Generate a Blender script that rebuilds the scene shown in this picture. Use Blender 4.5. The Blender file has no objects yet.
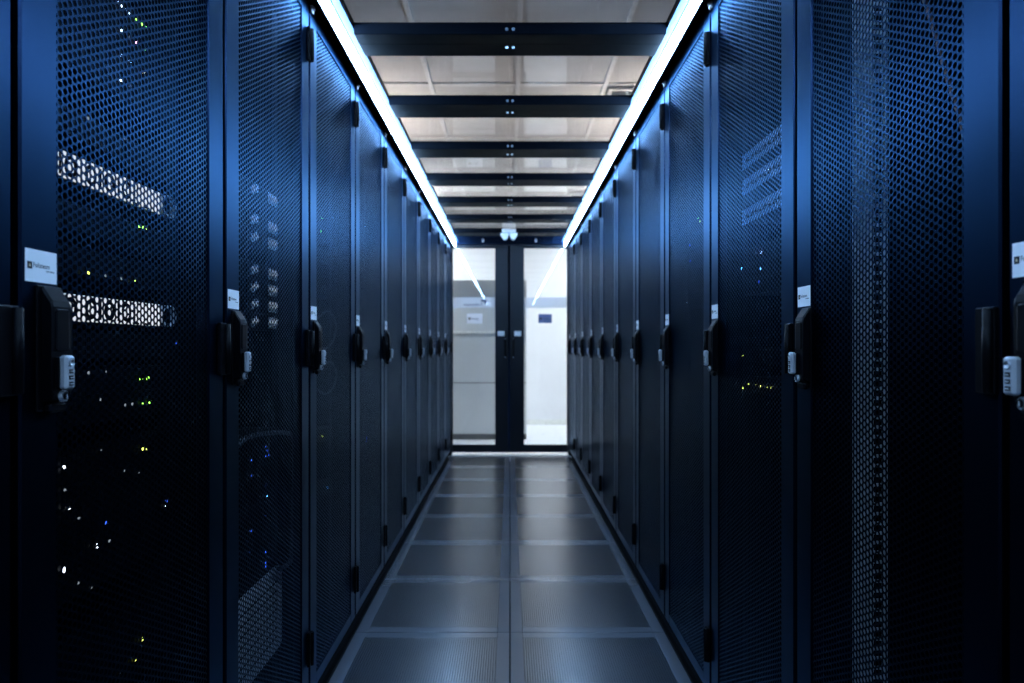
import bpy, math, random
import numpy as np
from mathutils import Vector

random.seed(7)
S = bpy.context.scene
COL = S.collection
PI = math.pi

# ------------------------------------------------------------------ camera (23.7 mm on full frame, eye 1.109 m)
F, EYE, VX, VY = 675.0, 1.109, 510.0, 346.5
cam_d = bpy.data.cameras.new('camera')
cam_d.sensor_width = 36.0
cam_d.lens = F / 1024 * 36
cam_d.shift_x = (512 - VX) / 1024
cam_d.shift_y = -(341.5 - VY) / 1024
cam_d.clip_start = 0.02
cam_d.clip_end = 60
cam_d.dof.use_dof = True
cam_d.dof.focus_distance = 1.35
cam_d.dof.aperture_fstop = 4.5
cam = bpy.data.objects.new('camera', cam_d)
cam.location = (0, 0, EYE)
cam.rotation_euler = (PI / 2, 0, 0)
COL.objects.link(cam)
S.camera = cam


def at(px, py, X=0.675):
    """a spot measured in the photograph -> (Y, Z) on the upright plane |x| = X of the equipment fronts"""
    off = abs(px - VX)
    Y = X * F / off
    return Y, EYE + (VY - py) / F * Y


# ------------------------------------------------------------------ materials
def nodes_of(name):
    m = bpy.data.materials.new(name)
    m.use_nodes = True
    nt = m.node_tree
    nt.nodes.clear()
    out = nt.nodes.new('ShaderNodeOutputMaterial')
    return m, nt, out


def paint(name, col, rough=0.5, metal=0.0, spec=0.5, var=0.12, scale=30.0, bump=0.0, rvar=0.06, stretch=None):
    """Principled surface with a procedural noise in its colour and roughness"""
    m, nt, out = nodes_of(name)
    b = nt.nodes.new('ShaderNodeBsdfPrincipled')
    nt.links.new(b.outputs[0], out.inputs[0])
    b.inputs['Metallic'].default_value = metal
    b.inputs['Specular IOR Level'].default_value = spec
    tc = nt.nodes.new('ShaderNodeTexCoord')
    no = nt.nodes.new('ShaderNodeTexNoise')
    no.inputs['Scale'].default_value = scale
    no.inputs['Detail'].default_value = 3
    if stretch:
        mp = nt.nodes.new('ShaderNodeMapping')
        mp.inputs['Scale'].default_value = stretch
        nt.links.new(tc.outputs['Object'], mp.inputs[0])
        nt.links.new(mp.outputs[0], no.inputs['Vector'])
    else:
        nt.links.new(tc.outputs['Object'], no.inputs['Vector'])
    r = nt.nodes.new('ShaderNodeValToRGB')
    r.color_ramp.elements[0].position = 0.3
    r.color_ramp.elements[1].position = 0.7
    r.color_ramp.elements[0].color = [c * (1 - var) for c in col] + [1]
    r.color_ramp.elements[1].color = [min(1, c * (1 + var)) for c in col] + [1]
    nt.links.new(no.outputs['Fac'], r.inputs[0])
    nt.links.new(r.outputs[0], b.inputs['Base Color'])
    mr = nt.nodes.new('ShaderNodeMapRange')
    mr.inputs['To Min'].default_value = max(0.02, rough - rvar)
    mr.inputs['To Max'].default_value = min(1, rough + rvar)
    nt.links.new(no.outputs['Fac'], mr.inputs[0])
    nt.links.new(mr.outputs[0], b.inputs['Roughness'])
    if bump:
        bp = nt.nodes.new('ShaderNodeBump')
        bp.inputs['Strength'].default_value = bump
        bp.inputs['Distance'].default_value = 0.001
        nt.links.new(no.outputs['Fac'], bp.inputs['Height'])
        nt.links.new(bp.outputs[0], b.inputs['Normal'])
    return m


def glow(name, col, strength):
    m, nt, out = nodes_of(name)
    e = nt.nodes.new('ShaderNodeEmission')
    e.inputs[0].default_value = (*col, 1)
    e.inputs[1].default_value = strength
    nt.links.new(e.outputs[0], out.inputs[0])
    return m


def clear(name, tint=(1, 1, 1), f0=0.04, rough=0.01, haze=0.0, haze_col=(0.8, 0.85, 0.9)):
    """Clear sheet: passes light straight, mirrors by Schlick's law; HAZE mixes in a frosted white"""
    m, nt, out = nodes_of(name)
    N, L = nt.nodes.new, nt.links.new
    ge = N('ShaderNodeNewGeometry')
    dt = N('ShaderNodeVectorMath'); dt.operation = 'DOT_PRODUCT'
    L(ge.outputs['Incoming'], dt.inputs[0]); L(ge.outputs['Normal'], dt.inputs[1])
    ab = N('ShaderNodeMath'); ab.operation = 'ABSOLUTE'; L(dt.outputs['Value'], ab.inputs[0])
    su = N('ShaderNodeMath'); su.operation = 'SUBTRACT'; su.inputs[0].default_value = 1; L(ab.outputs[0], su.inputs[1])
    pw = N('ShaderNodeMath'); pw.operation = 'POWER'; L(su.outputs[0], pw.inputs[0]); pw.inputs[1].default_value = 5
    ma = N('ShaderNodeMath'); ma.operation = 'MULTIPLY_ADD'; L(pw.outputs[0], ma.inputs[0])
    ma.inputs[1].default_value = 1 - f0; ma.inputs[2].default_value = f0
    tr = N('ShaderNodeBsdfTransparent'); tr.inputs[0].default_value = (*tint, 1)
    gl = N('ShaderNodeBsdfGlossy'); gl.inputs['Roughness'].default_value = rough
    base = tr
    if haze:
        df = N('ShaderNodeBsdfTranslucent'); df.inputs[0].default_value = (*haze_col, 1)
        d2 = N('ShaderNodeBsdfDiffuse'); d2.inputs[0].default_value = (*haze_col, 1)
        m1 = N('ShaderNodeMixShader'); m1.inputs[0].default_value = 0.5
        L(df.outputs[0], m1.inputs[1]); L(d2.outputs[0], m1.inputs[2])
        m2 = N('ShaderNodeMixShader'); m2.inputs[0].default_value = haze
        L(tr.outputs[0], m2.inputs[1]); L(m1.outputs[0], m2.inputs[2])
        base = m2
    mx = N('ShaderNodeMixShader')
    L(ma.outputs[0], mx.inputs[0]); L(base.outputs[0], mx.inputs[1]); L(gl.outputs[0], mx.inputs[2])
    L(mx.outputs[0], out.inputs[0])
    return m


M = {}
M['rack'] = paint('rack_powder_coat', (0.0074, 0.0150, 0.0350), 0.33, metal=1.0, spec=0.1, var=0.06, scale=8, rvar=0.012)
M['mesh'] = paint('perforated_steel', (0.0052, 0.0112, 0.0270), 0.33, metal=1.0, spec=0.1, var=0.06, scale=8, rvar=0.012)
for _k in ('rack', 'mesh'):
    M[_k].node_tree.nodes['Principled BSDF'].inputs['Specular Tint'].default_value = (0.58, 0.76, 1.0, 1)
M['inner'] = paint('cabinet_interior', (0.003, 0.004, 0.006), 0.7, spec=0.1)
M['black'] = paint('black_plastic', (0.0022, 0.0022, 0.0035), 0.40, spec=0.09)
M['silver'] = paint('silver_metal', (0.55, 0.57, 0.62), 0.36, metal=0.45, var=0.04)
M['galv'] = paint('galvanised_steel', (0.60, 0.63, 0.70), 0.42, metal=0.55, var=0.08, scale=80)
M['barerail'] = paint('bare_rail', (0.66, 0.68, 0.72), 0.4, spec=0.6, var=0.06)
M['silverface'] = paint('silver_painted_face', (0.82, 0.83, 0.86), 0.5, spec=0.5, var=0.04)
M['whitelatch'] = paint('white_latch', (0.92, 0.93, 0.96), 0.35, var=0.03)
M['chassis'] = paint('server_chassis', (0.0025, 0.003, 0.0045), 0.5, spec=0.06)
M['vent'] = paint('server_vent', (0.002, 0.002, 0.003), 0.6, spec=0.05)
M['bezel'] = paint('pale_bezel', (0.86, 0.87, 0.90), 0.45, var=0.03)
M['bezelglow'] = glow('added_bar_glow', (0.86, 0.90, 1.0), 0.85)  # emission added because the room's light leaves these bars too dark
M['patch'] = paint('pale_blue_grey_panel', (0.32, 0.40, 0.55), 0.45, var=0.08)
M['latch'] = paint('bright_latch', (0.85, 0.88, 0.92), 0.3, metal=0.5, var=0.04)
M['paper'] = paint('white_sticker', (0.86, 0.86, 0.90), 0.6, var=0.02)
M['signpaper'] = paint('translucent_sign_paper', (0.90, 0.91, 0.95), 0.6, var=0.02)
_nt = M['signpaper'].node_tree
_tl = _nt.nodes.new('ShaderNodeBsdfTranslucent'); _tl.inputs[0].default_value = (0.92, 0.93, 0.97, 1)
_mx = _nt.nodes.new('ShaderNodeMixShader'); _mx.inputs[0].default_value = 0.6
_nt.links.new(_nt.nodes['Principled BSDF'].outputs[0], _mx.inputs[1]); _nt.links.new(_tl.outputs[0], _mx.inputs[2])
_nt.links.new(_mx.outputs[0], _nt.nodes['Material Output'].inputs[0])
M['signblue'] = paint('slate_blue_sign', (0.16, 0.20, 0.36), 0.55, var=0.06)
M['ink'] = paint('black_ink', (0.012, 0.012, 0.016), 0.7)
M['greyink'] = paint('grey_ink', (0.10, 0.11, 0.16), 0.7)
M['amber'] = paint('amber_ink', (0.75, 0.58, 0.35), 0.7)
M['cable'] = paint('grey_cable', (0.10, 0.105, 0.12), 0.5)
M['redcable'] = paint('brown_red_cable', (0.16, 0.075, 0.06), 0.6)
M['tileframe'] = paint('tile_frame_laminate', (0.125, 0.131, 0.150), 0.21, spec=1.0, var=0.03, scale=5, rvar=0.01)
M['tileframe'].node_tree.nodes['Principled BSDF'].inputs['Coat Weight'].default_value = 0.5
M['tileframe'].node_tree.nodes['Principled BSDF'].inputs['Coat Roughness'].default_value = 0.15
M['tilemesh'] = paint('tile_perforated_steel', (0.034, 0.036, 0.040), 0.30, metal=0.4, spec=0.7, var=0.06, scale=5, rvar=0.015)
M['tilemesh'].node_tree.nodes['Principled BSDF'].inputs['Coat Weight'].default_value = 1.0
M['tilemesh'].node_tree.nodes['Principled BSDF'].inputs['Coat Roughness'].default_value = 0.25
M['tilemesh'].node_tree.nodes['Principled BSDF'].inputs['Coat IOR'].default_value = 1.65
M['void'] = paint('underfloor', (0.006, 0.007, 0.009), 0.9, spec=0.1)
M['beam'] = paint('roof_beam_coat', (0.0009, 0.0022, 0.0050), 0.5, spec=0.07)
M['lip'] = paint('halo_blue_lip', (0.020, 0.060, 0.15), 0.55, spec=0.2)  # blue base colour stands in for the halo beside the strips
M['bolt'] = paint('zinc_bolt', (0.55, 0.6, 0.68), 0.3, metal=0.9)
M['alu'] = paint('aluminium_channel', (0.5, 0.53, 0.58), 0.35, metal=0.8)
M['doorframe'] = paint('door_frame_coat', (0.004, 0.006, 0.011), 0.40, spec=0.3)
M['glass'] = clear('door_glass', (0.97, 0.985, 0.99))
M['poly'] = clear('roof_panel_glass', (0.95, 0.955, 0.96), rough=0.012)
M['frost'] = clear('frosted_film', (0.95, 0.97, 1.0), haze=0.62, haze_col=(0.93, 0.95, 1.0))
M['roomwall'] = paint('white_wall', (0.80, 0.82, 0.86), 0.8, spec=0.2, var=0.02, scale=3)
M['greywall'] = paint('grey_partition', (0.62, 0.65, 0.66), 0.6, spec=0.3, var=0.03, scale=3)
M['greycap'] = paint('grey_cap_panel', (0.34, 0.36, 0.37), 0.6, spec=0.3, var=0.03, scale=3)
M['darktrim'] = paint('dark_baseboard', (0.08, 0.085, 0.09), 0.6)
M['palestrip'] = paint('pale_rail', (0.78, 0.80, 0.78), 0.5)
M['roomfloor'] = paint('white_vinyl', (0.74, 0.76, 0.80), 0.3, var=0.03, scale=4)
M['darkfloor'] = paint('dark_floor', (0.05, 0.055, 0.065), 0.5)
M['palefloor'] = paint('pale_floor', (0.55, 0.53, 0.50), 0.6)
M['sidewall'] = paint('side_wall', (0.45, 0.42, 0.39), 0.8, spec=0.2, var=0.03, scale=3)
M['ceiltile'] = paint('ceiling_tile', (0.72, 0.69, 0.66), 0.9, spec=0.1, var=0.05, scale=6)
M['tbar'] = paint('ceiling_grid', (0.86, 0.84, 0.82), 0.6)
M['whiteplastic'] = paint('white_plastic', (0.94, 0.95, 0.97), 0.35, var=0.02)
M['led'] = glow('led_strip_light', (0.34, 0.61, 1.0), 76.0)
M['lamp'] = glow('added_ceiling_glow', (0.88, 0.95, 1.0), 58.0)
M['fillwarm'] = glow('added_warm_uplight', (1.0, 0.92, 0.86), 105.0)
M['fillcool'] = glow('added_cool_uplight', (0.90, 0.95, 1.0), 165.0)
M['lamplouvre'] = glow('louvre_lamp_light', (0.85, 0.93, 1.0), 0.8)
for n, c, s in (('green', (0.35, 1.0, 0.10), 3.5), ('yellow', (0.8, 0.9, 0.15), 3), ('amberled', (1.0, 0.55, 0.15), 6), ('blue', (0.05, 0.16, 1.0), 2.0),
                ('cyan', (0.15, 0.5, 1.0), 7), ('white', (0.8, 0.88, 1.0), 4.5), ('pink', (1.0, 0.3, 0.4), 6), ('dim', (0.5, 0.6, 0.7), 0.45), ('dimblue', (0.05, 0.14, 0.8), 1.4), ('caddy', (0.65, 0.8, 1.0), 0.9)):  # last entry: glow added for the glints on drive latches
    M['L' + n] = glow('status_or_glint_light_' + n, c, s)


# ------------------------------------------------------------------ mesh building
class MB:
    def __init__(s):
        s.v, s.f, s.m, s.mats, s.sm = [], [], [], [], []

    def mat(s, key):
        if key not in s.mats:
            s.mats.append(key)
        return s.mats.index(key)

    def add(s, vs, fs, key, smooth=False):
        b, k = len(s.v), s.mat(key)
        s.v += [tuple(p) for p in vs]
        for f in fs:
            s.f.append(tuple(b + i for i in f)); s.m.append(k); s.sm.append(smooth)
        return s

    def box(s, x0, x1, y0, y1, z0, z1, key, b=0.0):
        lo = (min(x0, x1), min(y0, y1), min(z0, z1)); hi = (max(x0, x1), max(y0, y1), max(z0, z1))
        b = min(b, *(0.45 * (hi[i] - lo[i]) for i in range(3)))
        if b <= 0:
            vs = [(x, y, z) for x in (lo[0], hi[0]) for y in (lo[1], hi[1]) for z in (lo[2], hi[2])]
            return s.add(vs, [(0, 1, 3, 2), (4, 6, 7, 5), (0, 4, 5, 1), (2, 3, 7, 6), (0, 2, 6, 4), (1, 5, 7, 3)], key)
        vs, ix = [], {}
        for sx in (0, 1):
            for sy in (0, 1):
                for sz in (0, 1):
                    sg = (sx, sy, sz)
                    for ax in range(3):
                        p = []
                        for i in range(3):
                            e = hi[i] if sg[i] else lo[i]
                            p.append(e if i == ax else e + (-b if sg[i] else b))
                        ix[sg, ax] = len(vs); vs.append(tuple(p))
        fs = []
        c = Vector([(lo[i] + hi[i]) / 2 for i in range(3)])

        def face(ids):
            ids = list(ids)
            p = [Vector(vs[i]) for i in ids]
            n = (p[1] - p[0]).cross(p[2] - p[0])
            if n.dot(sum(p, Vector()) / len(p) - c) < 0:
                ids.reverse()
            fs.append(tuple(ids))
        for ax in range(3):
            o = [i for i in range(3) if i != ax]
            for d in (0, 1):
                q = []
                for a, e in ((0, 0), (1, 0), (1, 1), (0, 1)):
                    sg = [0, 0, 0]; sg[ax] = d; sg[o[0]] = a; sg[o[1]] = e
                    q.append(ix[tuple(sg), ax])
                face(q)
            for a in (0, 1):
                for e in (0, 1):
                    s0 = [0, 0, 0]; s1 = [0, 0, 0]
                    s0[ax], s1[ax] = 0, 1
                    for t in (s0, s1):
                        t[o[0]] = a; t[o[1]] = e
                    face([ix[tuple(s0), o[0]], ix[tuple(s1), o[0]], ix[tuple(s1), o[1]], ix[tuple(s0), o[1]]])
        for sx in (0, 1):
            for sy in (0, 1):
                for sz in (0, 1):
                    face([ix[(sx, sy, sz), k] for k in range(3)])
        return s.add(vs, fs, key)

    def prism(s, poly, axis, a0, a1, key, b=0.0):
        """poly: 2-D outline in the two other axes (in xyz order), swept from a0 to a1 along AXIS; b insets the end caps"""
        n = len(poly)
        cx = sum(p[0] for p in poly) / n; cy = sum(p[1] for p in poly) / n

        def put(p, a):
            q = [p[0], p[1]]
            q.insert(axis, a)
            return tuple(q)
        rings = [(a0, 0), (a1, 0)] if not b else [(a0, b), (a0 + b, 0), (a1 - b, 0), (a1, b)]
        vs = []
        for a, ins in rings:
            for p in poly:
                dx, dy = cx - p[0], cy - p[1]
                L = math.hypot(dx, dy) or 1
                vs.append(put((p[0] + dx / L * ins, p[1] + dy / L * ins), a))
        fs = [tuple(range(n)), tuple(reversed([(len(rings) - 1) * n + i for i in range(n)]))]
        for r in range(len(rings) - 1):
            for i in range(n):
                j = (i + 1) % n
                fs.append((r * n + i, (r + 1) * n + i, (r + 1) * n + j, r * n + j))
        return s.add(vs, fs, key)

    def cyl(s, c, axis, r, h, key, n=20, r2=None, b=0.0):
        r2 = r if r2 is None else r2
        rings = [(-h / 2, r), (h / 2, r2)] if not b else [(-h / 2, r - b), (-h / 2 + b, r), (h / 2 - b, r2), (h / 2, r2 - b)]
        vs, fs = [], []
        for a, rr in rings:
            for k in range(n):
                t = 2 * PI * k / n
                q = [rr * math.cos(t), rr * math.sin(t)]
                q.insert(axis, a)
                vs.append(tuple(q[i] + c[i] for i in range(3)))
        for g in range(len(rings) - 1):
            for k in range(n):
                j = (k + 1) % n
                fs.append((g * n + k, g * n + j, (g + 1) * n + j, (g + 1) * n + k))
        fs += [tuple(range(n)), tuple(reversed([(len(rings) - 1) * n + k for k in range(n)]))]
        return s.add(vs, fs, key, True)

    def tube(s, pts, r, key, n=10):
        pts = [Vector(p) for p in pts]
        vs, fs = [], []
        up = Vector((0.3, 0.2, 1)).normalized()
        for i, p in enumerate(pts):
            t = (pts[min(i + 1, len(pts) - 1)] - pts[max(i - 1, 0)]).normalized()
            a = t.cross(up)
            if a.length < 1e-3:
                a = t.cross(Vector((1, 0, 0)))
            a.normalize(); bb = t.cross(a)
            for k in range(n):
                th = 2 * PI * k / n
                vs.append(p + a * (r * math.cos(th)) + bb * (r * math.sin(th)))
        for i in range(len(pts) - 1):
            for k in range(n):
                j = (k + 1) % n
                fs.append((i * n + k, i * n + j, (i + 1) * n + j, (i + 1) * n + k))
        fs += [tuple(range(n)), tuple(reversed(range((len(pts) - 1) * n, len(pts) * n)))]
        return s.add(vs, fs, key, True)

    def ring(s, x0, x1, cy, cz, hy, hz, w, key, n=10, r=None):
        """flat loop (stadium outline, width w) standing in the y-z plane, from x0 to x1"""
        r = min(hy, hz) if r is None else r

        def outline(hy, hz, r):
            o = []
            for qx, qz, a0 in ((1, 1, 0), (-1, 1, PI / 2), (-1, -1, PI), (1, -1, 1.5 * PI)):
                for k in range(n + 1):
                    t = a0 + PI / 2 * k / n
                    o.append((cy + qx * (hy - r) + r * math.cos(t), cz + qz * (hz - r) + r * math.sin(t)))
            return o
        A = outline(hy, hz, r); B = outline(hy - w, hz - w, max(0.0004, r - w))
        N = len(A)
        vs = [(x, *p) for x in (x0, x1) for P in (A, B) for p in P]
        fs = []
        for i in range(N):
            j = (i + 1) % N
            fs += [(i, j, N + j, N + i), (2 * N + i, 3 * N + i, 3 * N + j, 2 * N + j),
                   (i, 2 * N + i, 2 * N + j, j), (N + i, N + j, 3 * N + j, 3 * N + i)]
        return s.add(vs, fs, key)

    def text(s, body, size, key, put, align='LEFT'):
        """lettering: PUT maps (u, v) of the type to a point"""
        c = bpy.data.curves.new('type', 'FONT')
        c.body = body; c.size = size; c.offset = size * 0.012; c.align_x = align; c.resolution_u = 3
        o = bpy.data.objects.new('type', c)
        COL.objects.link(o)
        dg = bpy.context.evaluated_depsgraph_get()
        me = bpy.data.meshes.new_from_object(o.evaluated_get(dg))
        s.add([put(v.co.x, v.co.y) for v in me.vertices], [tuple(p.vertices) for p in me.polygons], key)
        bpy.data.objects.remove(o); bpy.data.curves.remove(c); bpy.data.meshes.remove(me)
        return s

    def mesh(s, name):
        me = bpy.data.meshes.new(name)
        me.from_pydata(s.v, [], s.f)
        for k in s.mats:
            me.materials.append(M[k])
        me.polygons.foreach_set('material_index', s.m)
        me.polygons.foreach_set('use_smooth', s.sm)
        me.update()
        return me

    def build(s, name, parent=None, loc=(0, 0, 0)):
        return put_mesh(name, s.mesh(name), parent, loc)


def put_mesh(name, me, parent=None, loc=(0, 0, 0)):
    o = bpy.data.objects.new(name, me)
    COL.objects.link(o)
    o.location = loc
    if parent is not None:
        o.parent = parent
    return o


def empty(name, loc=(0, 0, 0), rz=0.0):
    o = bpy.data.objects.new(name, None)
    o.empty_display_size = 0.1
    o.location = loc
    o.rotation_euler = (0, 0, rz)
    COL.objects.link(o)
    return o


def tag(o, label=None, cat=None, group=None, kind=None):
    for k, v in (('label', label), ('category', cat), ('group', group), ('kind', kind)):
        if v:
            o[k] = v
    return o


def copy_tree(o, parent=None):
    c = o.copy()
    COL.objects.link(c)
    if parent is not None:
        c.parent = parent
    for ch in [x for x in KIDS.get(o.name, [])]:
        n = copy_tree(ch, c)
        KIDS.setdefault(c.name, []).append(n)
    return c


KIDS = {}


def index_kids():
    KIDS.clear()
    for o in bpy.data.objects:
        if o.parent is not None:
            KIDS.setdefault(o.parent.name, []).append(o)


def perforated(name, u0, u1, v0, v1, pitch, hole_r, depth, key, nseg=12, put=lambda u, v, w: (w, u, v)):
    """sheet of round holes on a honeycomb grid, one hole per six-sided cell, with the thickness of the sheet inside each hole"""
    R = pitch / math.sqrt(3)
    du = pitch * math.sqrt(3) / 2
    nc = int(round((u1 - u0) / du)) + 1
    nr = int(round((v1 - v0) / pitch)) + 1
    cu = (np.arange(nc) - (nc - 1) / 2) * du + (u0 + u1) / 2
    cv = (np.arange(nr) - (nr - 1) / 2) * pitch + (v0 + v1) / 2
    cen = np.array([(a, b + (pitch / 2 if i % 2 else 0)) for i, a in enumerate(cu) for b in cv])
    th6 = np.arange(6) * PI / 3
    thn = np.arange(nseg) * 2 * PI / nseg
    base = np.concatenate([
        np.stack([R * np.cos(th6), R * np.sin(th6), 0 * th6], 1),
        np.stack([hole_r * np.cos(thn), hole_r * np.sin(thn), 0 * thn], 1),
        np.stack([hole_r * np.cos(thn), hole_r * np.sin(thn), 0 * thn - depth], 1)])
    nb = len(base)
    P = (base[None] + np.concatenate([cen, np.zeros((len(cen), 1))], 1)[:, None]).reshape(-1, 3)
    q = nseg // 6
    faces = []
    for i in range(6):
        j = (i + 1) % 6
        faces.append([i, j] + [6 + (i * q + k) % nseg for k in range(q, -1, -1)])
    for k in range(nseg):
        j = (k + 1) % nseg
        faces.append([6 + k, 6 + j, 6 + nseg + j, 6 + nseg + k])
    tot = [len(f) for f in faces]
    flat = np.concatenate([np.array(f) for f in faces])
    n = len(cen)
    loops = (flat[None] + (np.arange(n) * nb)[:, None]).ravel()
    totals = np.tile(np.array(tot), n)
    starts = np.concatenate([[0], np.cumsum(totals)[:-1]])
    a, b, c = P[:, 0], P[:, 1], P[:, 2]
    x, y, z = put(a, b, c)
    co = np.stack([np.broadcast_to(x, a.shape), np.broadcast_to(y, a.shape), np.broadcast_to(z, a.shape)], 1)
    me = bpy.data.meshes.new(name)
    me.vertices.add(len(co)); me.vertices.foreach_set('co', co.astype(np.float32).ravel())
    me.loops.add(len(loops)); me.loops.foreach_set('vertex_index', loops.astype(np.int32))
    me.polygons.add(len(totals)); me.polygons.foreach_set('loop_start', starts.astype(np.int32))
    me.polygons.foreach_set('use_smooth', [False] * len(totals))
    me.materials.append(M[key])
    me.update(calc_edges=True)
    me.validate()
    return me


# ------------------------------------------------------------------ dimensions
DOOR_X = 0.60          # aisle face of the rack doors
Y0 = 0.82              # first door gap in view
PITCH = 0.60
ROOF = 2.15            # underside of the roof beams
END = 6.90             # glass doors
EQ = 0.675             # equipment fronts


def rack_y(k):
    return Y0 + PITCH * k + 0.30


# ------------------------------------------------------------------ one server rack, facing +x, front face at x = 0
def make_rack():
    r = empty('server_rack')
    # cabinet: sides, top, base, back
    b = MB()
    for sy in (-1, 1):
        b.box(-1.0, -0.030, sy * 0.298, sy * 0.278, 0.055, 2.125, 'inner')
        b.box(-0.115, -0.095, sy * 0.2775, sy * 0.270, 0.10, 2.08, 'inner')
    b.box(-1.0, -0.030, -0.277, 0.277, 2.085, 2.125, 'inner')
    b.box(-1.0, -0.030, -0.277, 0.277, 0.055, 0.095, 'inner')
    b.box(-1.0, -0.985, -0.277, 0.277, 0.096, 2.084, 'inner')
    b.box(-0.97, -0.045, -0.27, 0.27, 0.002, 0.053, 'black')
    b.build('cabinet_body', r)
    # mounting rails with square punched front flange and round holes in the side flange
    for sy in (-1, 1):
        m = MB()
        fy0, fy1 = sy * 0.2255, sy * 0.268
        m.box(-0.0865, -0.0835, fy0 + sy * 0.002, fy1, 0.10, 2.08, 'inner')  # front flange coloured dark in place of its shade
        ys = sy * 0.2255
        m.box(-0.150, -0.142, ys, ys + sy * 0.002, 0.10, 2.08, 'RAIL')
        m.box(-0.125, -0.0835, ys, ys + sy * 0.002, 0.10, 2.08, 'RAIL')
        z = 0.10
        while z < 2.07:
            m.box(-0.1419, -0.1251, ys, ys + sy * 0.002, z, z + 0.007, 'RAIL')
            z += 0.0192
        m.box(-0.153, -0.150, ys, ys + sy * 0.016, 0.10, 2.08, 'RAIL')
        m.build('mounting_rail', r)
    # door
    d = MB()
    e = 0.2245
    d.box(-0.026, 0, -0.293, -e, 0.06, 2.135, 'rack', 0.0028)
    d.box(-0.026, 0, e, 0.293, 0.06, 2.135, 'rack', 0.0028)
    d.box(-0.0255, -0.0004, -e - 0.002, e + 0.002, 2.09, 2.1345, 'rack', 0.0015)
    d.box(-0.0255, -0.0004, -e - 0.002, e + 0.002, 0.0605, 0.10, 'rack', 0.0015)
    door = d.build('door', r)
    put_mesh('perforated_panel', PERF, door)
    # swing handle: dished plate, tapering body, key cylinder
    h = MB()
    h.box(0.0003, 0.003, -0.268, -0.219, 1.026, 1.187, 'black', 0.0012)
    h.prism([(0.004, 1.186), (0.016, 1.168), (0.0175, 1.160), (0.0175, 1.048), (0.015, 1.040), (0.004, 1.036)], 1, -0.262, -0.222, 'black', 0.004)
    h.prism([(0.004, 1.176), (0.019, 1.156), (0.019, 1.104), (0.004, 1.100)], 1, -0.256, -0.228, 'black', 0.003)
    h.box(0.004, 0.014, -0.258, -0.226, 1.0235, 1.036, 'black', 0.003)
    h.build('swing_handle', door)
    k = MB()
    k.cyl((0.020, -0.243, 1.0445), 0, 0.0075, 0.006, 'silver', 20, b=0.001)
    k.cyl((0.0235, -0.243, 1.0445), 0, 0.0045, 0.002, 'black', 16)
    k.box(0.0245, 0.0252, -0.2438, -0.2422, 1.0415, 1.0475, 'silver')
    k.build('key_cylinder', door)
    c = MB()
    c.box(0.0230, 0.0335, -0.2580, -0.2390, 1.0535, 1.0975, 'silver', 0.0030)
    c.box(0.0178, 0.0232, -0.2570, -0.2400, 1.0555, 1.0955, 'black', 0.0010)
    for z in (1.0610, 1.0690, 1.0770):
        c.box(0.0325, 0.0345, -0.2525, -0.2445, z - 0.0028, z + 0.0028, 'ink', 0.0006)
        c.box(0.0344, 0.0349, -0.2515, -0.2455, z - 0.0004, z + 0.0004, 'bezel')
    c.cyl((0.0340, -0.2485, 1.0880), 0, 0.0050, 0.0022, 'silver', 18, b=0.0006)
    c.build('combination_lock', door)
    for z0, z1, w in ((1.955, 2.056, 0.024), (1.050, 1.158, 0.036), (0.160, 0.262, 0.024)):
        q = MB()
        q.box(0.0003, 0.009, 0.2965 - w, 0.2950, z0, z1, 'black', 0.002)
        q.cyl((0.011, 0.2880, (z0 + z1) / 2), 2, 0.0062, (z1 - z0) * 0.96, 'black', 14, b=0.001)
        q.cyl((0.011, 0.2880, (z0 + z1) / 2), 2, 0.0066, (z1 - z0) * 0.55, 'black', 14, b=0.001)
        q.build('hinge', door)
    # sticker: paper, black square mark with a small flame, wordmark and small line below
    s = MB()
    s.box(0.0002, 0.0007, -0.2855, -0.2275, 1.1905, 1.2315, 'paper')
    put = lambda u, v, e=0.0009: (e, u, v)
    s.add([put(-0.2825, 1.2065), put(-0.2735, 1.2065), put(-0.2735, 1.2155), put(-0.2825, 1.2155)], [(0, 1, 2, 3)], 'ink')
    s.add([put(-0.2792, 1.2092, .0011), put(-0.2770, 1.2092, .0011), put(-0.2764, 1.2106, .0011), put(-0.2780, 1.2134, .0011), put(-0.2797, 1.2106, .0011)], [(0, 1, 2, 3, 4)], 'amber')
    s.text('Foliateam', 0.0088, 'ink', lambda u, v: put(-0.2722 + u * 0.90, 1.2092 + v))
    s.text('opérateur', 0.0042, 'ink', lambda u, v: put(-0.2490 + u, 1.2048 + v))
    s.build('sticker', door)
    # bright catch on top of the frame
    q = MB()
    q.box(0.0004, 0.008, -0.2950, -0.2770, 2.112, 2.1345, 'whitelatch', 0.002)
    q.cyl((0.010, -0.2860, 2.1265), 0, 0.0055, 0.006, 'whitelatch', 14, b=0.001)
    q.build('top_catch', r)
    return r


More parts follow.
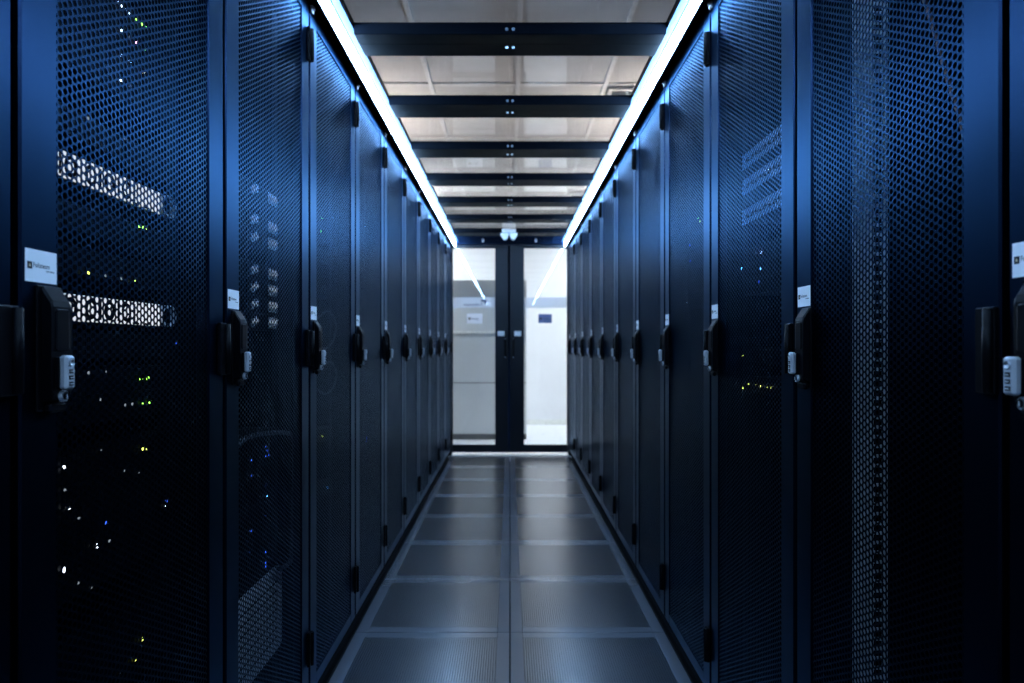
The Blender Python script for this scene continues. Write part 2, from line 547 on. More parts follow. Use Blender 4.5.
M['RAIL'] = paint('dark_rail', (0.006, 0.008, 0.011), 0.7, spec=0.2)
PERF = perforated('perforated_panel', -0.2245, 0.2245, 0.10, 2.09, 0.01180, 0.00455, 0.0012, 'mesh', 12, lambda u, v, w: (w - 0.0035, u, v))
proto = make_rack()
index_kids()
ORD = ['first', 'second', 'third', 'fourth', 'fifth', 'sixth', 'seventh', 'eighth', 'ninth', 'tenth', 'eleventh']
RACKS = {}
first = True
for side, rz, row in ((-1, 0.0, 'white-sign'), (1, PI, 'blue-sign')):
    for k in range(-1, 10):
        r = proto if first else copy_tree(proto)
        first = False
        r.location = (side * DOOR_X, rack_y(k), 0)
        r.rotation_euler = (0, 0, rz)
        n = ORD[9 - k]
        lab = f'{n} black server rack from the glass doors, in the row on the {row} side'
        if side < 0 and k == 0:
            lab = 'black server rack with two white slotted bars showing through its mesh door'
        if side < 0 and k == 1:
            lab = 'black server rack with a big silver bezel low behind its mesh door'
        if side > 0 and k == 0:
            lab = 'black server rack with bare grey mounting rails behind its mesh door'
        if side > 0 and k == 1:
            lab = 'black server rack with three pale blue panels high behind its mesh door'
        tag(r, lab, 'server rack', 'server racks lining the aisle')
        RACKS[side, k] = r
# the empty rack on the blue-sign side has bare galvanised rails
for ch in RACKS[1, 0].children:
    if ch.name.startswith('mounting_rail'):
        ch.data = ch.data.copy()
        for i, mm in enumerate(ch.data.materials):
            if mm == M['RAIL']:
                ch.data.materials[i] = M['barerail']
        ch['label'] = 'bare galvanised mounting rail'

# ------------------------------------------------------------------ equipment inside the racks
U = 0.04445


def unit(name, side, k, zc, nu, label, cat, group, style='server', lights=(), X=EQ):
    """one rack unit: front face at |x| = X, ears on the rails"""
    h = nu * U - 0.0015
    rz = 0.0 if side < 0 else PI
    o = empty(name, (side * X, rack_y(k), zc - h / 2), rz)
    tag(o, label, cat, group)
    w = 0.2405
    c = MB()
    c.box(-0.60, -0.004, -0.217, 0.217, 0, h, 'chassis')
    c.build('chassis', o)
    f = MB()
    if style in ('server', 'array'):
        f.box(-0.0038, 0, -w, w, 0.0002, h - 0.0002, 'chassis', 0.0008)
        n = 8 if style == 'server' else 12
        for i in range(n):
            y = -0.19 + 0.38 * i / (n - 1)
            f.box(0.0002, 0.0022, y - 0.019 * 8 / n, y + 0.019 * 8 / n, h * 0.16, h * 0.84, 'vent', 0.001)
            f.box(0.0022, 0.0030, y - 0.015 * 8 / n, y + 0.015 * 8 / n, h * 0.46, h * 0.54, 'chassis')
        f.build('front_panel', o)
    elif style == 'patch':
        f.box(-0.0038, 0, -w, w, 0.0002, h - 0.0002, 'patch', 0.0008)
        for i in range(24):
            y = -0.205 + 0.41 * i / 23
            f.box(0.0001, 0.0006, y - 0.0055, y + 0.0055, h * 0.30, h * 0.58, 'vent')
        f.build('front_panel', o)
    elif style == 'bays':
        f.box(-0.0038, 0, -w, w, 0.0002, h - 0.0002, 'chassis', 0.0008)
        for i in range(4):
            y = -0.15 + 0.1 * i
            f.box(0.0002, 0.0030, y - 0.047, y + 0.047, h * 0.10, h * 0.90, 'vent', 0.001)
        f.build('front_panel', o)
        for yy, cnt in ((at(252.5, 0)[0] - rack_y(k), 2), (at(270.5, 0)[0] - rack_y(k), 3)):
            q = MB()
            for i in range(cnt):
                y = yy + (i - (cnt - 1) / 2) * 0.024
                hz = h * (0.36 if cnt == 3 else 0.26)
                q.ring(0.0032, 0.0075, y, h / 2 + (0 if cnt == 3 else (0.004 if i else -0.004)), 0.0085, hz, 0.0038, 'whitelatch', 5)
                if cnt == 3:
                    q.box(0.0032, 0.0065, y - 0.002, y + 0.002, h / 2 - 0.002, h / 2 + 0.002, 'whitelatch')
            q.build('drive_latch', o)
            for i in range(cnt):
                y = yy + (i - (cnt - 1) / 2) * 0.024
                q = MB()
                q.box(0.0076, 0.0088, y - 0.0055, y + 0.0055, h * 0.5 - 0.0015, h * 0.5 + h * (0.26 if cnt == 3 else 0.12), 'Lcaddy', 0.0005)  # small emitter added in place of a glint on the latch
                q.build('status_or_glint_light', o)
    elif style == 'bezel':
        # pale bar with dark slots, dark round grip at its far end
        f.box(-0.0038, 0.003, -w, 0.176, 0.0002, h - 0.0002, 'bezel', 0.001)
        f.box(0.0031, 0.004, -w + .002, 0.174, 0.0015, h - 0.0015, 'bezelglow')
        for i in range(6):
            y = -0.190 + 0.050 * i
            f.ring(0.0042, 0.0052, y, h / 2, 0.0140, h * 0.38, 0.0056, 'vent', 5)
            f.box(0.0042, 0.0050, y + 0.0235, y + 0.0275, h * 0.12, h * 0.88, 'vent')
        for y in (0.09, 0.125):
            f.box(0.0042, 0.0050, y - 0.010, y + 0.010, h * 0.04, h * 0.12, 'vent')
        f.build('pale_bezel', o)
        g = MB()
        g.ring(-0.002, 0.007, 0.204, h / 2, 0.0275, h * 0.49, 0.0050, 'whitelatch', 8)
        g.box(-0.0038, -0.0022, 0.177, w, 0.0002, h - 0.0002, 'vent')
        g.build('end_grip', o)
    for n, (px, py, colour, size) in enumerate(lights):
        Y, Z = at(px, py, X)
        y = (Y - rack_y(k)) * (1 if side < 0 else -1)
        y = max(-w + 0.006, min(w - 0.006, y))
        z = max(0.005, min(h - 0.005, Z - (zc - h / 2)))
        size *= 0.8
        q = MB()
        q.box(0.0032, 0.0060, y - size, y + size, z - size, z + size, 'L' + colour, size * 0.4)
        q.build('status_or_glint_light', o)
    return o


def zc_of(px, py):
    return at(px, py)[1]


A, Bk = 'rack server', 'servers behind the mesh doors'
# near rack, white-sign side
# four slim servers with rows of lamps along the top
tops = [
    ('topmost slim server in the two-white-bars rack, row of white and green lamps', [(116, 2.5, 'white', .0022), (119.5, 6, 'white', .0024), (123.5, 10, 'white', .0026), (127.5, 13.5, 'white', .0024), (134, 19.5, 'green', .0022), (139, 24, 'green', .0034), (143, 27, 'green', .002)]),
    ('second slim server from the top of the two-white-bars rack, one pink lamp', [(119.3, 31, 'white', .0028), (127.5, 37.5, 'dim', .003), (134.3, 43.3, 'pink', .0034), (142, 49.5, 'green', .002)]),
    ('third slim server from the top of the two-white-bars rack, amber lamp', [(119.3, 56, 'white', .003), (127.2, 61.7, 'white', .003), (141.2, 72.5, 'amberled', .003)]),
    ('fourth slim server from the top of the two-white-bars rack, one white lamp', [(118.6, 80, 'white', .003), (127.5, 86, 'dim', .003)]),
]
ztop = zc_of(127, 13.5)
for i, (lab, li) in enumerate(tops):
    unit('rack_server', -1, 0, ztop - i * 0.0455, 1, lab, A, Bk, 'server', li)
unit('rack_server', -1, 0, 1.455, 1, 'slim server just above the upper white slotted bar', A, Bk, 'server', [(85, 118, 'dim', .003), (122, 131, 'dim', .003)])
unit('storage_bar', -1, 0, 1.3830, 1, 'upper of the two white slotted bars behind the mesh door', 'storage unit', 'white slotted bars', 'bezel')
unit('rack_server', -1, 0, 1.310, 1, 'slim server with a green lamp just under the upper white slotted bar', A, Bk, 'server', [(137, 212, 'green', .003), (141, 214, 'green', .0032), (144.5, 215.5, 'yellow', .002)])
unit('rack_server', -1, 0, 1.243, 1, 'slim server with a yellow lamp just above the lower white slotted bar', A, Bk, 'server', [(86, 279, 'yellow', .0028), (103, 288, 'dim', .0025), (119, 286, 'dim', .003), (132, 286, 'yellow', .0018)])
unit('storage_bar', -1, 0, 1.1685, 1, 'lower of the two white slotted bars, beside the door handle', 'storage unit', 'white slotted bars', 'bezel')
unit('rack_server', -1, 0, 1.110, 1, 'slim server with a blue lamp just under the lower white slotted bar', A, Bk, 'server', [(176.7, 342.5, 'dimblue', .004)])
mid = [
    (145, 378, 'slim server with the higher bright green lamp, at combination-lock height', [(86, 371, 'dim', .003), (104, 371, 'dim', .002), (108, 371, 'dim', .002), (138, 379, 'green', .0022), (141, 379.5, 'green', .0018), (145.3, 378.3, 'green', .0042)]),
    (147, 402, 'slim server with the lower bright green lamp, below combination-lock height', [(97, 391, 'dim', .003), (123, 405, 'dim', .003), (130, 404, 'dim', .003), (140.5, 403, 'green', .0022), (147.5, 401.6, 'green', .0045)]),
    (142, 449, 'slim server with a pair of yellow-green lamps under the bright green ones', [(60.5, 468, 'white', .0045), (99, 449.5, 'dim', .003), (140.5, 449, 'yellow', .003), (144.5, 448.8, 'yellow', .0024)]),
]
for px, py, lab, li in mid:
    unit('rack_server', -1, 0, zc_of(px, py), 1, lab, A, Bk, 'server', li)
unit('network_switch', -1, 0, 0.8105, 2, 'dark switch with blue and white lamps at knee height, two-white-bars rack', 'network switch', 'switches behind the mesh doors', 'array',
     [(60.5, 569, 'white', .0035), (60.5, 575, 'white', .003), (104, 523, 'blue', .004), (95, 545.6, 'white', .0045), (107, 541, 'dim', .003), (164, 501, 'dimblue', .004), (164, 506, 'white', .0024), (76, 519, 'dim', .0035)])
unit('network_switch', -1, 0, 0.8772, 1, 'dark switch just above the knee-height blue-lamp switch, two-white-bars rack', 'network switch', 'switches behind the mesh doors', 'server',
     [(66, 508, 'white', .003), (62, 481, 'dim', .003), (136, 472, 'dim', .003), (121, 469, 'dim', .003)])
unit('network_switch', -1, 0, 0.740, 1, 'dark switch just below the knee-height blue-lamp switch, two-white-bars rack', 'network switch', 'switches behind the mesh doors', 'server',
     [(88, 590, 'dim', .003), (75, 583, 'dim', .0025)])
unit('rack_server', -1, 0, 0.560, 2, 'lowest dark server of the two-white-bars rack, two yellow-green lamps', A, Bk, 'server', [(140, 639, 'yellow', .004), (132.5, 660, 'yellow', .0025), (117, 673, 'dim', .002)])

# second rack: drive servers with bright latches
bays = [(1.4420, 'topmost'), (1.3965, 'second'), (1.3110, 'third'), (1.2655, 'fourth'), (1.2200, 'fifth'), (1.1745, 'lowest')]
for zz, n in bays:
    unit('drive_server', -1, 1, zz, 1, f'{n} of the six drive servers with bright latches, silver-bezel rack', A, 'drive servers with bright latches', 'bays')
unit('drive_server', -1, 1, zc_of(246, 185), 1, 'drive server with bright latches standing apart above the six others', A, 'drive servers with bright latches', 'bays')
arr = [(0.835, [(264, 446, 'blue', .004), (266, 451, 'blue', .004), (267.5, 455, 'blue', .003), (264, 456, 'blue', .003), (250, 460, 'blue', .0034)], 'topmost'),
       (0.735, [(250, 472, 'dimblue', .003), (265, 485, 'blue', .003), (265, 496, 'cyan', .003)], 'second'),
       (0.640, [(249, 531, 'blue', .004), (264, 516, 'dimblue', .002)], 'third'),
       (0.545, [(263.7, 552, 'blue', .0035), (264, 563, 'blue', .0035), (264, 573.5, 'blue', .0035), (248, 553, 'dimblue', .003)], 'lowest')]
for z, li, n in arr:
    unit('storage_array', -1, 1, z, 2, f'{n} dark storage array with blue lamps, silver-bezel rack', 'storage array', 'storage arrays with blue lamps', 'array', li)
# silver bezel of a tall unit
o = tag(empty('power_unit', (-0.664, rack_y(1), 0.252), 0), 'big silver-faced unit low in the rack behind the mesh door', 'power unit')
c = MB(); c.box(-0.60, -0.012, -0.217, 0.217, 0, 0.232, 'chassis'); c.build('chassis', o)
f = MB()
prof = []
for cy, cz, a0 in ((0.215, 0.206, 0), (-0.215, 0.206, PI / 2), (-0.215, 0.020, PI), (0.215, 0.020, 1.5 * PI)):
    for i in range(7):
        t = a0 + PI / 2 * i / 6
        prof.append((cy + 0.022 * math.cos(t), cz + 0.022 * math.sin(t)))
f.prism(prof, 0, -0.0118, 0.004, 'silverface', 0.002)
for i in range(7):
    f.box(0.0042, 0.0052, -0.19, 0.19, 0.036 + i * 0.026, 0.039 + i * 0.026, 'vent')
f.build('silver_bezel', o)


def smooth_path(pts, n=8):
    out = []
    P = [Vector(p) for p in pts]
    P = [2 * P[0] - P[1]] + P + [2 * P[-1] - P[-2]]
    for i in range(1, len(P) - 2):
        for k in range(n):
            t = k / n
            out.append(0.5 * ((2 * P[i]) + (P[i + 1] - P[i - 1]) * t + (2 * P[i - 1] - 5 * P[i] + 4 * P[i + 1] - P[i + 2]) * t * t
                              + (3 * P[i] - P[i - 1] - 3 * P[i + 1] + P[i + 2]) * t ** 3))
    out.append(P[-2])
    return out


def cable(side, pxs, X, r, label, key='cable', group=None):
    pts = []
    for px, py in pxs:
        Y, Z = at(px, py, X)
        pts.append((side * X, Y, Z))
    o = MB().tube(smooth_path(pts), r, key, 10).build('cable')
    return tag(o, label, 'cable', group)


cable(-1, [(236, 447), (246, 438), (258, 434.5), (270, 433), (283, 432.5), (290, 434), (293.5, 440), (294, 455), (293.5, 490), (292.5, 530), (291.5, 556), (288, 564), (279, 569)], 0.635, 0.0062,
      'grey cable looping past the blue lamps in the silver-bezel rack', 'cable')
cable(1, [(920, -14), (929, 14), (938, 45), (948, 80), (957, 108), (964, 135), (967, 170)], 0.668, 0.0035, 'thin brown cable hanging high in the rack with bare rails', 'redcable')
for n, (pxs, lab) in enumerate([
    ([(318, 318), (327, 311), (334, 318), (336, 330), (331, 344), (322, 350), (317.5, 345)], 'upper grey cable loop by the handle, eighth rack from the doors, white-sign row'),
    ([(318, 370), (330, 362), (336, 372), (334, 386), (326, 394), (318, 390)], 'lower grey cable loop by the handle, eighth rack from the doors, white-sign row')]):
    cable(-1, pxs, 0.655, 0.0035, lab, 'cable', 'grey cable loops')

# third and fourth racks, white-sign side
for py, li, n in ((214.5, [(319.9, 218, 'green', .0035), (332, 211, 'dim', .006)], 'topmost'), (231.5, [(319.9, 231.5, 'green', .0038)], 'second'), (260, [(331.5, 258, 'dim', .004)], 'third'),
                  (267, None, None), (292, [(323, 292, 'dim', .004), (320, 288, 'dim', .003)], 'fourth'), (436, [(321, 436, 'yellow', .005)], 'fifth'), (488, [(326, 488, 'cyan', .005), (322, 486, 'dim', .004)], 'lowest')):
    if li:
        unit('rack_server', -1, 2, zc_of(li[0][0], py), 1, f'{n} dark server in the eighth rack from the doors, white-sign row', A, Bk, 'server', li)
for py, li, n in ((226, [(364.3, 226, 'white', .004)], 'topmost'), (278, [(364.5, 278, 'dim', .007)], 'second'), (300, [(364.6, 300, 'dim', .007)], 'third'), (434, [(372, 434, 'blue', .007), (372, 437, 'blue', .005)], 'lowest')):
    unit('rack_server', -1, 3, zc_of(li[0][0], py), 2, f'{n} dark server in the seventh rack from the doors, white-sign row', A, Bk, 'server', li)

# second rack on the blue-sign side: pale patch panels and lamps
for py, n, li in ((143, 'topmost', [(765, 143, 'dim', .003)]), (171, 'middle', [(766, 171, 'white', .002), (770, 170, 'white', .0022)]), (204, 'lowest', [(770, 203, 'dim', .003)])):
    unit('patch_panel', 1, 1, zc_of(768, py), 1, f'{n} of the three pale blue panels behind the mesh door', 'patch panel', 'pale blue panels', 'patch', li)
for py, li, n in ((252, [(762.7, 252, 'white', .0045), (757, 253, 'dim', .003)], 'server with a white lamp, just under the pale blue panels'),
                  (268, [(762.7, 268.5, 'cyan', .004), (720.8, 265, 'cyan', .004)], 'server with two blue lamps, second under the pale blue panels'),
                  (284.5, [(760.5, 282, 'dimblue', .005)], 'server with one faint blue lamp, third under the pale blue panels'),
                  (355, [(744.5, 355, 'yellow', .003), (768, 342, 'dim', .002)], 'server with a small yellow lamp above the lit switch'),
                  (364, None, None)):
    if li:
        unit('rack_server', 1, 1, zc_of(li[0][0], py), 1, f'dark {li and n}', A, Bk, 'server', li)
unit('network_switch', 1, 1, zc_of(763, 386), 1, 'dark switch with a row of yellow lamps under the pale blue panels', 'network switch', 'switches behind the mesh doors', 'server',
     [(744.5, 388, 'yellow', .003), (750.5, 384, 'yellow', .002), (757.5, 385.5, 'yellow', .003), (762.8, 386, 'yellow', .0036), (769.5, 387.3, 'yellow', .002), (773, 387.8, 'yellow', .0034)])
for py, li, n in ((221.7, [(701.4, 221.7, 'yellow', .0045), (700, 216, 'green', .003)], 'topmost'), (245, [(691, 245, 'dimblue', .006)], 'second'), (261, [(691.5, 261, 'dimblue', .006)], 'third'),
                  (286, [(691, 286, 'dim', .004)], 'fourth'), (302.5, [(688.3, 302.5, 'white', .0045)], 'lowest')):
    unit('rack_server', 1, 2, zc_of(li[0][0], py), 1, f'{n} dark server in the eighth rack from the doors, blue-sign row', A, Bk, 'server', li)

# ------------------------------------------------------------------ raised floor of the aisle
fl = MB()
fl.box(-3.2, 3.2, -3.0, 9.6, -0.34, -0.30, 'void')
fl.box(-0.62, 0.62, -3.0, 0.218, -0.05, 0.0, 'darkfloor')
fl.box(-3.2, -1.62, -3.0, 6.84, -0.05, -0.001, 'palefloor')
fl.box(-1.619, -0.622, -3.0, 6.84, -0.05, -0.001, 'void')
fl.box(1.62, 3.2, -3.0, 6.84, -0.05, -0.001, 'palefloor')
fl.box(0.622, 1.619, -3.0, 6.84, -0.05, -0.001, 'void')
fl.box(-3.2, 3.2, 6.855, 9.6, -0.05, -0.002, 'roomfloor')
B = 0.047
rows = range(-1, 10)
for k in rows:
    ya, yb = Y0 + PITCH * k + 0.0015, Y0 + PITCH * (k + 1) - 0.0015
    for xa, xb in ((-0.600, -0.0018), (0.0018, 0.600)):
        fl.box(xa, xa + B, ya, yb, -0.03, 0, 'tileframe', 0.0012)
        fl.box(xb - B, xb, ya, yb, -0.03, 0, 'tileframe', 0.0012)
        fl.box(xa + B - 0.001, xb - B + 0.001, ya, ya + B, -0.03, -0.0002, 'tileframe', 0.0008)
        fl.box(xa + B - 0.001, xb - B + 0.001, yb - B, yb, -0.03, -0.0002, 'tileframe', 0.0008)
    for xx in (-0.6095, 0.6015):
        fl.box(xx, xx + 0.008, ya, yb, -0.03, -0.004, 'void')
fl.box(-0.60, 0.60, 6.823, 6.85, -0.03, 0.004, 'alu', 0.001)
floor = fl.build('floor')
tag(floor, 'dark grey raised floor of perforated square tiles down the aisle', 'floor', kind='structure')
TM = perforated('perforated_tile', -0.252, 0.252, -0.252, 0.252, 0.0098, 0.0021, 0.0015, 'tilemesh', 6, lambda u, v, w: (u, v, w - 0.0006))
for k in rows:
    for xc in (-0.3009, 0.3009):
        put_mesh('perforated_tile', TM, floor, (xc, Y0 + PITCH * (k + 0.5), 0))

# ------------------------------------------------------------------ roof of the aisle: side rails, beams, clear panels, light strips
LX = 0.562
for i, sx in enumerate((-1, 1)):
    t = MB()
    t.box(sx * 0.604, sx * 0.640, 0.0 - 2.9, 6.88, 2.138, 2.172, 'beam', 0.002)
    t.box(sx * 0.537, sx * 0.640, -2.9, 6.88, 2.180, 2.215, 'beam', 0.002)
    t.box(sx * 0.524, sx * 0.5505, -2.9, 6.88, 2.1715, 2.176, 'lip', 0.0008)  # lip added to carry the strip's blue halo
    t.box(sx * 0.530, sx * 0.540, -2.9, 6.88, 2.1765, 2.214, 'beam', 0.001)
    tag(t.build(f'trim_{i + 1}'), 'dark roof rail along the tops of the racks', 'trim', kind='structure')
    o = tag(empty('light_strip', (sx * LX, 0, 2.16)), 'glowing blue-white light strip over the racks of the %s row' % ('white-sign' if sx < 0 else 'blue-sign'), 'light strip', 'light strips along the roof')
    c = MB()
    c.box(sx * 0.002, sx * 0.012, -2.85, 6.87, -0.036, 0.018, 'beam', 0.002)
    c.box(sx * -0.012, sx * 0.002, -2.85, 6.87, 0.0095, 0.018, 'beam', 0.002)
    c.build('channel', o)
    d = MB()
    prof = [(sx * 0.001, 0.008), (sx * -0.009, 0.007), (sx * -0.0105, 0.0), (sx * -0.011, -0.014), (sx * -0.0105, -0.028), (sx * -0.008, -0.034), (sx * 0.001, -0.035)]
    d.prism(prof, 1, -2.85, 6.87, 'led')
    d.build('diffuser', o)

near = [2.25 + 0.655 * i for i in range(-8, 7)]
n = 0
for y in near:
    b = MB()
    b.box(-0.522, 0.522, y, y + 0.075, ROOF, ROOF + 0.036, 'beam', 0.002)
    b.box(-0.522, 0.522, y + 0.0775, y + 0.175, ROOF + 0.002, ROOF + 0.036, 'beam', 0.002)
    b.box(-0.529, 0.529, y + 0.012, y + 0.163, ROOF + 0.036, ROOF + 0.046, 'beam', 0.001)
    o = tag(b.build('ceiling_beam'), 'dark double cross beam of the aisle roof', 'beam', kind='structure')
    for bx in (-0.011, 0.011):
        q = MB()
        q.cyl((bx, y - 0.0015, ROOF + 0.016), 1, 0.0055, 0.004, 'bolt', 12, b=0.001)
        q.build('bolt', o)
        q = MB()
        q.cyl((bx, y + 0.098, ROOF - 0.0005), 2, 0.0055, 0.005, 'bolt', 12, b=0.001)
        q.build('bolt', o)
pan = [(-2.88, near[0] - 0.002)] + [(a + 0.177, b - 0.002) for a, b in zip(near[:-1], near[1:])] + [(near[-1] + 0.177, 6.86)]
for a, b in pan:
    q = MB().box(-0.5285, 0.5285, a, b, 2.188, 2.192, 'poly')
    tag(q.build('ceiling_panel'), 'clear roof panel between two beams', 'ceiling', kind='structure')

# detector under the last beam
o = tag(empty('motion_detector', (-0.010, near[-1] - 0.028, 2.125)), 'white two-lobed motion detector at the end of the aisle roof', 'detector')
b = MB()
b.box(-0.062, 0.062, -0.024, 0.024, 0.022, 0.058, 'whiteplastic', 0.006)
b.box(-0.056, 0.056, -0.018, 0.018, 0.0145, 0.0225, 'patch', 0.001)
b.build('base', o)
for sx in (-1, 1):
    d = MB()
    out = [(sx * 0.003, 0.014), (sx * 0.076, 0.014), (sx * 0.078, 0.004), (sx * 0.058, -0.030), (sx * 0.042, -0.046), (sx * 0.024, -0.042), (sx * 0.010, -0.024)]
    if sx > 0:
        out.reverse()
    d.prism(out, 1, -0.026, 0.026, 'whiteplastic', 0.006)
    d.build('lens', o)

# ------------------------------------------------------------------ glass doors at the end
hd = MB()
hd.box(-0.66, 0.66, END - 0.03, END + 0.06, 2.148, 2.30, 'rack', 0.003)
hd.box(-0.66, 0.66, END - 0.036, END - 0.03, 2.225, 2.235, 'rack')
for x in (-0.275, 0.265):
    hd.cyl((x, END - 0.033, 2.182), 1, 0.013, 0.008, 'latch', 14, b=0.002)
for sx in (-1, 1):
    hd.box(sx * 0.592, sx * 0.66, END - 0.065, END + 0.06, 0.0, 2.147, 'doorframe', 0.003)
tag(hd.build('trim_3'), 'dark portal around the glass doors at the end of the aisle', 'trim', kind='structure')


def frame_box(m, x0, x1, z0, z1, y0, y1, wl, wr, wb, wt, key):
    m.box(x0, x0 + wl, y0, y1, z0, z1, key, 0.002)
    m.box(x1 - wr, x1, y0, y1, z0, z1, key, 0.002)
    m.box(x0 + wl - .001, x1 - wr + .001, y0 + .0005, y1 - .0005, z1 - wt, z1 - .0005, key, 0.001)
    m.box(x0 + wl - .001, x1 - wr + .001, y0 + .0005, y1 - .0005, z0 + .0005, z0 + wb, key, 0.001)


def sign(name, parent, xc, zc, w, h, key, logo, y, label):
    s = MB()
    s.box(xc - w / 2, xc + w / 2, y - 0.0014, y, zc - h / 2, zc + h / 2, key)
    yy = y - 0.0019
    if logo:
        L = h * 0.22
        s.add([(xc - w * 0.40, yy, zc - L / 2), (xc - w * 0.40 + L, yy, zc - L / 2), (xc - w * 0.40 + L, yy, zc + L / 2), (xc - w * 0.40, yy, zc + L / 2)], [(0, 1, 2, 3)], 'ink')
        s.add([(xc - w * 0.40 + L * .3, yy - .0003, zc - L * .3), (xc - w * 0.40 + L * .7, yy - .0003, zc - L * .3), (xc - w * 0.40 + L * .5, yy - .0003, zc + L * .35)], [(0, 1, 2)], 'amber')
        s.text('Foliateam', h * 0.21, 'greyink', lambda u, v: (xc - w * 0.40 + L * 1.15 + u * 0.88, yy, zc - h * 0.065 + v))
        s.text('opérateur', h * 0.085, 'greyink', lambda u, v: (xc + w * 0.10 + u, yy, zc - h * 0.17 + v))
    return tag(s.build(name, parent), label)


for i, (x0, x1, wl, wr, sx) in enumerate(((-0.590, -0.0105, 0.005, 0.142, -1), (-0.0090, 0.590, 0.152, 0.007, 1))):
    d = MB()
    frame_box(d, x0, x1, 0.026, 2.146, END, END + 0.04, wl, wr, 0.077, 0.030, 'doorframe')
    door = tag(d.build(f'door_{i + 1}'), ('glass door with the white sign' if sx < 0 else 'glass door with the slate blue sign') + ' at the end of the aisle', 'door', kind='structure')
    ga, gb = x0 + wl - .002, x1 - wr + .002
    MB().box(ga, gb, END + 0.017, END + 0.023, 0.101, 2.118, 'glass').build('glass_pane', door)
    # frosted strip of film with lettering that faces the other side
    fm = MB()
    fm.box(ga + .002, gb - .002, END + 0.0150, END + 0.0165, 1.505, 1.612, 'frost')
    if sx < 0:
        yy = END + 0.0145
        fm.text('Foliateam', 0.042, 'greyink', lambda u, v: (ga + 0.305 - u * 1.18, yy, 1.525 + v))
        for p in ((0.290, 0.345, 1.566, 1.588), (0.325, 0.345, 1.545, 1.566)):
            fm.box(ga + p[0], ga + p[1], yy - .0006, yy - .0002, p[2], p[3], 'greyink')
    fm.build('frosted_strip', door)
    if sx < 0:
        sign('sign', door, -0.362, 1.395, 0.160, 0.105, 'signpaper', True, END + 0.0165, 'white sign')
    else:
        sign('sign', door, 0.360, 1.395, 0.138, 0.092, 'signblue', True, END + 0.0165, 'slate blue sign')
    sign('sticker', door, -0.092 if sx < 0 else 0.079, 1.241, 0.070, 0.050, 'paper', False, END - 0.0003, 'small white sticker')
    hx = -0.048 if sx < 0 else 0.034
    q = MB()
    q.box(hx - 0.010, hx + 0.010, END - 0.045, END - 0.030, 0.985, 1.205, 'black', 0.004)
    for z in (1.0, 1.19):
        q.box(hx - 0.008, hx + 0.008, END - 0.0305, END - 0.0002, z - 0.008, z + 0.008, 'black', 0.002)
        q.cyl((hx, END - 0.0455, z), 1, 0.005, 0.003, 'bolt', 12)
    q.build('door_handle', door)
    if sx < 0:
        MB().cyl((-0.010, END - 0.004, 1.085), 2, 0.010, 2.10, 'rack', 16).build('meeting_strip', door)

# ------------------------------------------------------------------ the room around the aisle
CE = 2.90


def wall(name, a, key, lab):
    return tag(MB().box(*a, key).build(name), lab, 'wall', kind='structure')


wall('wall_left', (-3.3, -3.2, -3.1, 9.7, -0.3, CE), 'sidewall', 'beige side wall of the room behind the racks')
wall('wall_right', (3.2, 3.3, -3.1, 9.7, -0.3, CE), 'sidewall', 'beige side wall of the room behind the racks')
wall('wall_back', (-3.2, 3.2, -3.1, -3.0, -0.3, CE), 'sidewall', 'wall closing the room behind the viewer')
wall('wall_front', (-3.2, 3.2, 9.6, 9.7, -0.05, CE), 'roomwall', 'white wall at the far end beyond the glass doors')
bb = MB().box(-3.2, 3.2, 9.588, 9.599, 0.0, 0.07, 'palestrip', 0.002).build('baseboard_front')
tag(bb, 'pale baseboard under the far white wall', 'baseboard', kind='structure')
pt = MB()
pt.box(-3.19, 0.195, 8.05, 8.20, 0.0, 1.90, 'greywall')
p = tag(pt.build('wall_partition'), 'low grey partition beyond the glass doors', 'wall', kind='structure')
MB().box(-3.18, 0.194, 8.038, 8.049, 0.0, 0.066, 'darktrim', 0.001).build('baseboard', p)
MB().box(-3.188, 0.1945, 8.040, 8.0495, 1.60, 1.8985, 'greycap', 0.002).build('cap_panel', p)
MB().box(-3.18, 0.194, 8.036, 8.049, 1.262, 1.293, 'palestrip', 0.002).build('rail', p)
MB().box(-3.18, 0.194, 8.0475, 8.0495, 0.672, 0.680, 'darktrim').build('seam', p)

ce = MB()
ce.box(-3.2, 3.2, -3.0, 9.6, CE + 0.012, CE + 0.05, 'ceiltile')
x = 0.655
for i in range(-6, 5):
    ce.box(x + 0.6 * i - 0.014, x + 0.6 * i + 0.014, -3.0, 9.6, CE + 0.0, CE + 0.0119, 'tbar')
for j in range(-13, 9):
    yy = 4.62 + 0.6 * j
    if -3 < yy < 9.6:
        ce.box(-3.2, 3.2, yy - 0.014, yy + 0.014, CE + 0.0005, CE + 0.0118, 'tbar')
tag(ce.build('ceiling'), 'beige tiled ceiling of the room above the clear roof', 'ceiling', kind='structure')


def louvre_light(x, y, label):
    o = tag(empty('ceiling_light', (x, y, CE - 0.012)), label, 'ceiling light', 'louvred ceiling lights')
    fr = MB()
    frame_w = 0.028
    for a in ((-0.285, -0.285 + frame_w, -0.285, 0.285), (0.285 - frame_w, 0.285, -0.285, 0.285), (-0.257, 0.257, -0.285, -0.257), (-0.257, 0.257, 0.257, 0.285)):
        fr.box(*a, -0.004, 0.010, 'tbar', 0.001)
    fr.build('frame', o)
    MB().box(-0.256, 0.256, -0.256, 0.256, 0.0085, 0.0115, 'vent').build('reflector', o)
    for k in range(5):
        MB().box(-0.256, 0.256, -0.2145 + k * 0.1, -0.2085 + k * 0.1, -0.030, 0.008, 'palestrip').build('louvre', o)
    for k in range(3):
        MB().cyl((-0.15 + 0.15 * k, 0, 0.000), 1, 0.008, 0.50, 'lamplouvre', 10).build('tube', o)
    return o


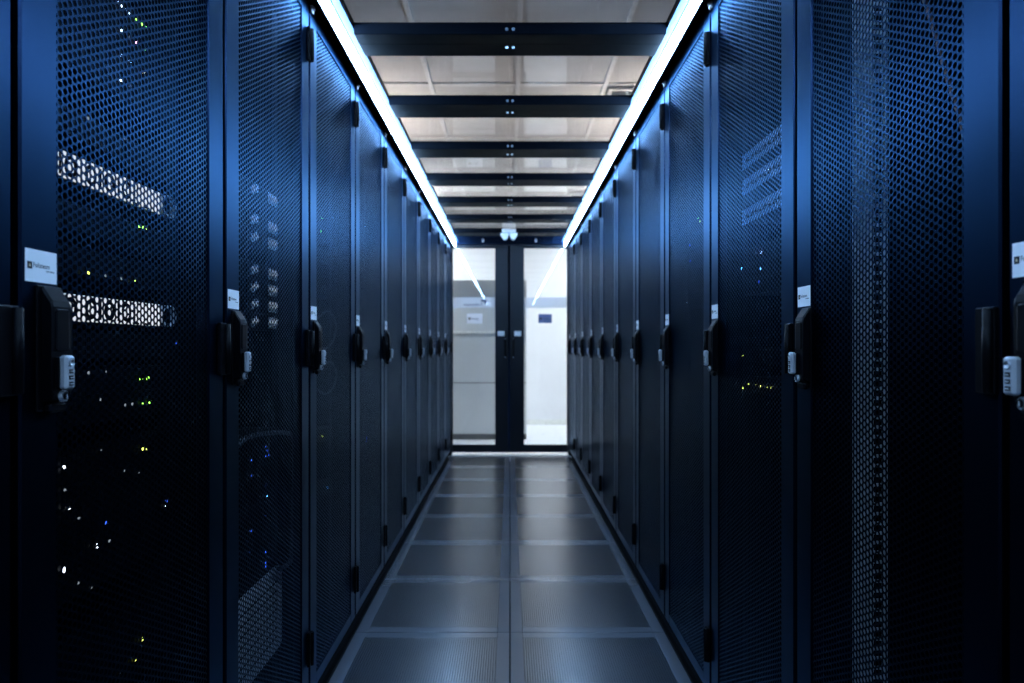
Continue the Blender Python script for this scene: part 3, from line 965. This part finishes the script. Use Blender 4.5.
def added_panel_light(x, y, label, key, s=0.28):  # flat lights added out of view to brighten the room beyond the doors
    o = tag(empty('ceiling_light', (x, y, CE - 0.014)), label, 'ceiling light', 'added flat ceiling lights')
    f = MB()
    for a in ((-s, -s + 0.02, -s, s), (s - 0.02, s, -s, s), (-s + .02, s - .02, -s, -s + 0.02), (-s + .02, s - .02, s - 0.02, s)):
        f.box(*a, -0.006, 0.013, 'tbar', 0.001)
    f.build('frame', o)
    MB().box(-s + .021, s - .021, -s + .021, s - .021, 0.0, 0.008, key).build('diffuser', o)
    return o


louvre_light(0.97, 4.95, 'louvred ceiling light above the clear roof, third bay from the viewer')
louvre_light(0.97, 8.10, 'louvred ceiling light above the clear roof, over the end doors')
added_panel_light(-1.75, 7.55, 'added flat ceiling light beyond the doors, over the low partition', 'lamp')
added_panel_light(1.75, 7.55, 'added flat ceiling light beyond the doors, before the white wall', 'lamp')
added_panel_light(1.65, 8.95, 'added flat ceiling light close to the far white wall', 'lamp')
added_panel_light(-1.65, 8.95, 'added flat ceiling light behind the low partition', 'lamp')


def added_uplight(x, y, label, key='fillwarm'):  # unseen troughs added to brighten the ceiling above the clear roof
    o = tag(empty('added_hanging_light', (x, y, 2.30)), label, 'added hanging light', 'added hanging uplights over the racks')
    t = MB()
    t.prism([(-0.06, 0.05), (-0.05, 0.0), (0.05, 0.0), (0.06, 0.05), (0.052, 0.05), (0.043, 0.008), (-0.043, 0.008), (-0.052, 0.05)], 1, -0.68, 0.68, 'tbar')
    t.build('trough', o)
    MB().cyl((0, 0, 0.03), 1, 0.013, 1.28, key, 12).build('tube', o)
    for yy in (-0.6, 0.6):
        MB().cyl((0.056, yy, 0.33), 2, 0.002, 0.58, 'bolt', 8).build('wire', o)


added_uplight(-1.05, 5.15, 'added hanging trough light over the white-sign rack row')
added_uplight(1.05, 5.15, 'added hanging trough light over the blue-sign rack row')
added_uplight(-1.05, 7.55, 'added hanging trough light beyond the doors, on the white-sign side', 'fillcool')
added_uplight(1.05, 7.55, 'added hanging trough light beyond the doors, on the blue-sign side', 'fillcool')

# ------------------------------------------------------------------ world and view
w = bpy.data.worlds.new('room_world')
w.use_nodes = True
bg = w.node_tree.nodes['Background']
bg.inputs[0].default_value = (0.02, 0.03, 0.05, 1)
bg.inputs[1].default_value = 0.05
S.world = w
S.cycles.use_denoising = True
S.cycles.use_adaptive_sampling = False
S.cycles.max_bounces = 8
S.cycles.transparent_max_bounces = 16
S.cycles.sample_clamp_indirect = 6.0
S.cycles.caustics_reflective = False
S.cycles.caustics_refractive = False
vs = S.view_settings
S.display_settings.display_device = 'sRGB'
vs.view_transform = 'Standard'
vs.look = 'None'
vs.gamma = 1.0
vs.use_curve_mapping = False
vs.exposure = 0.0
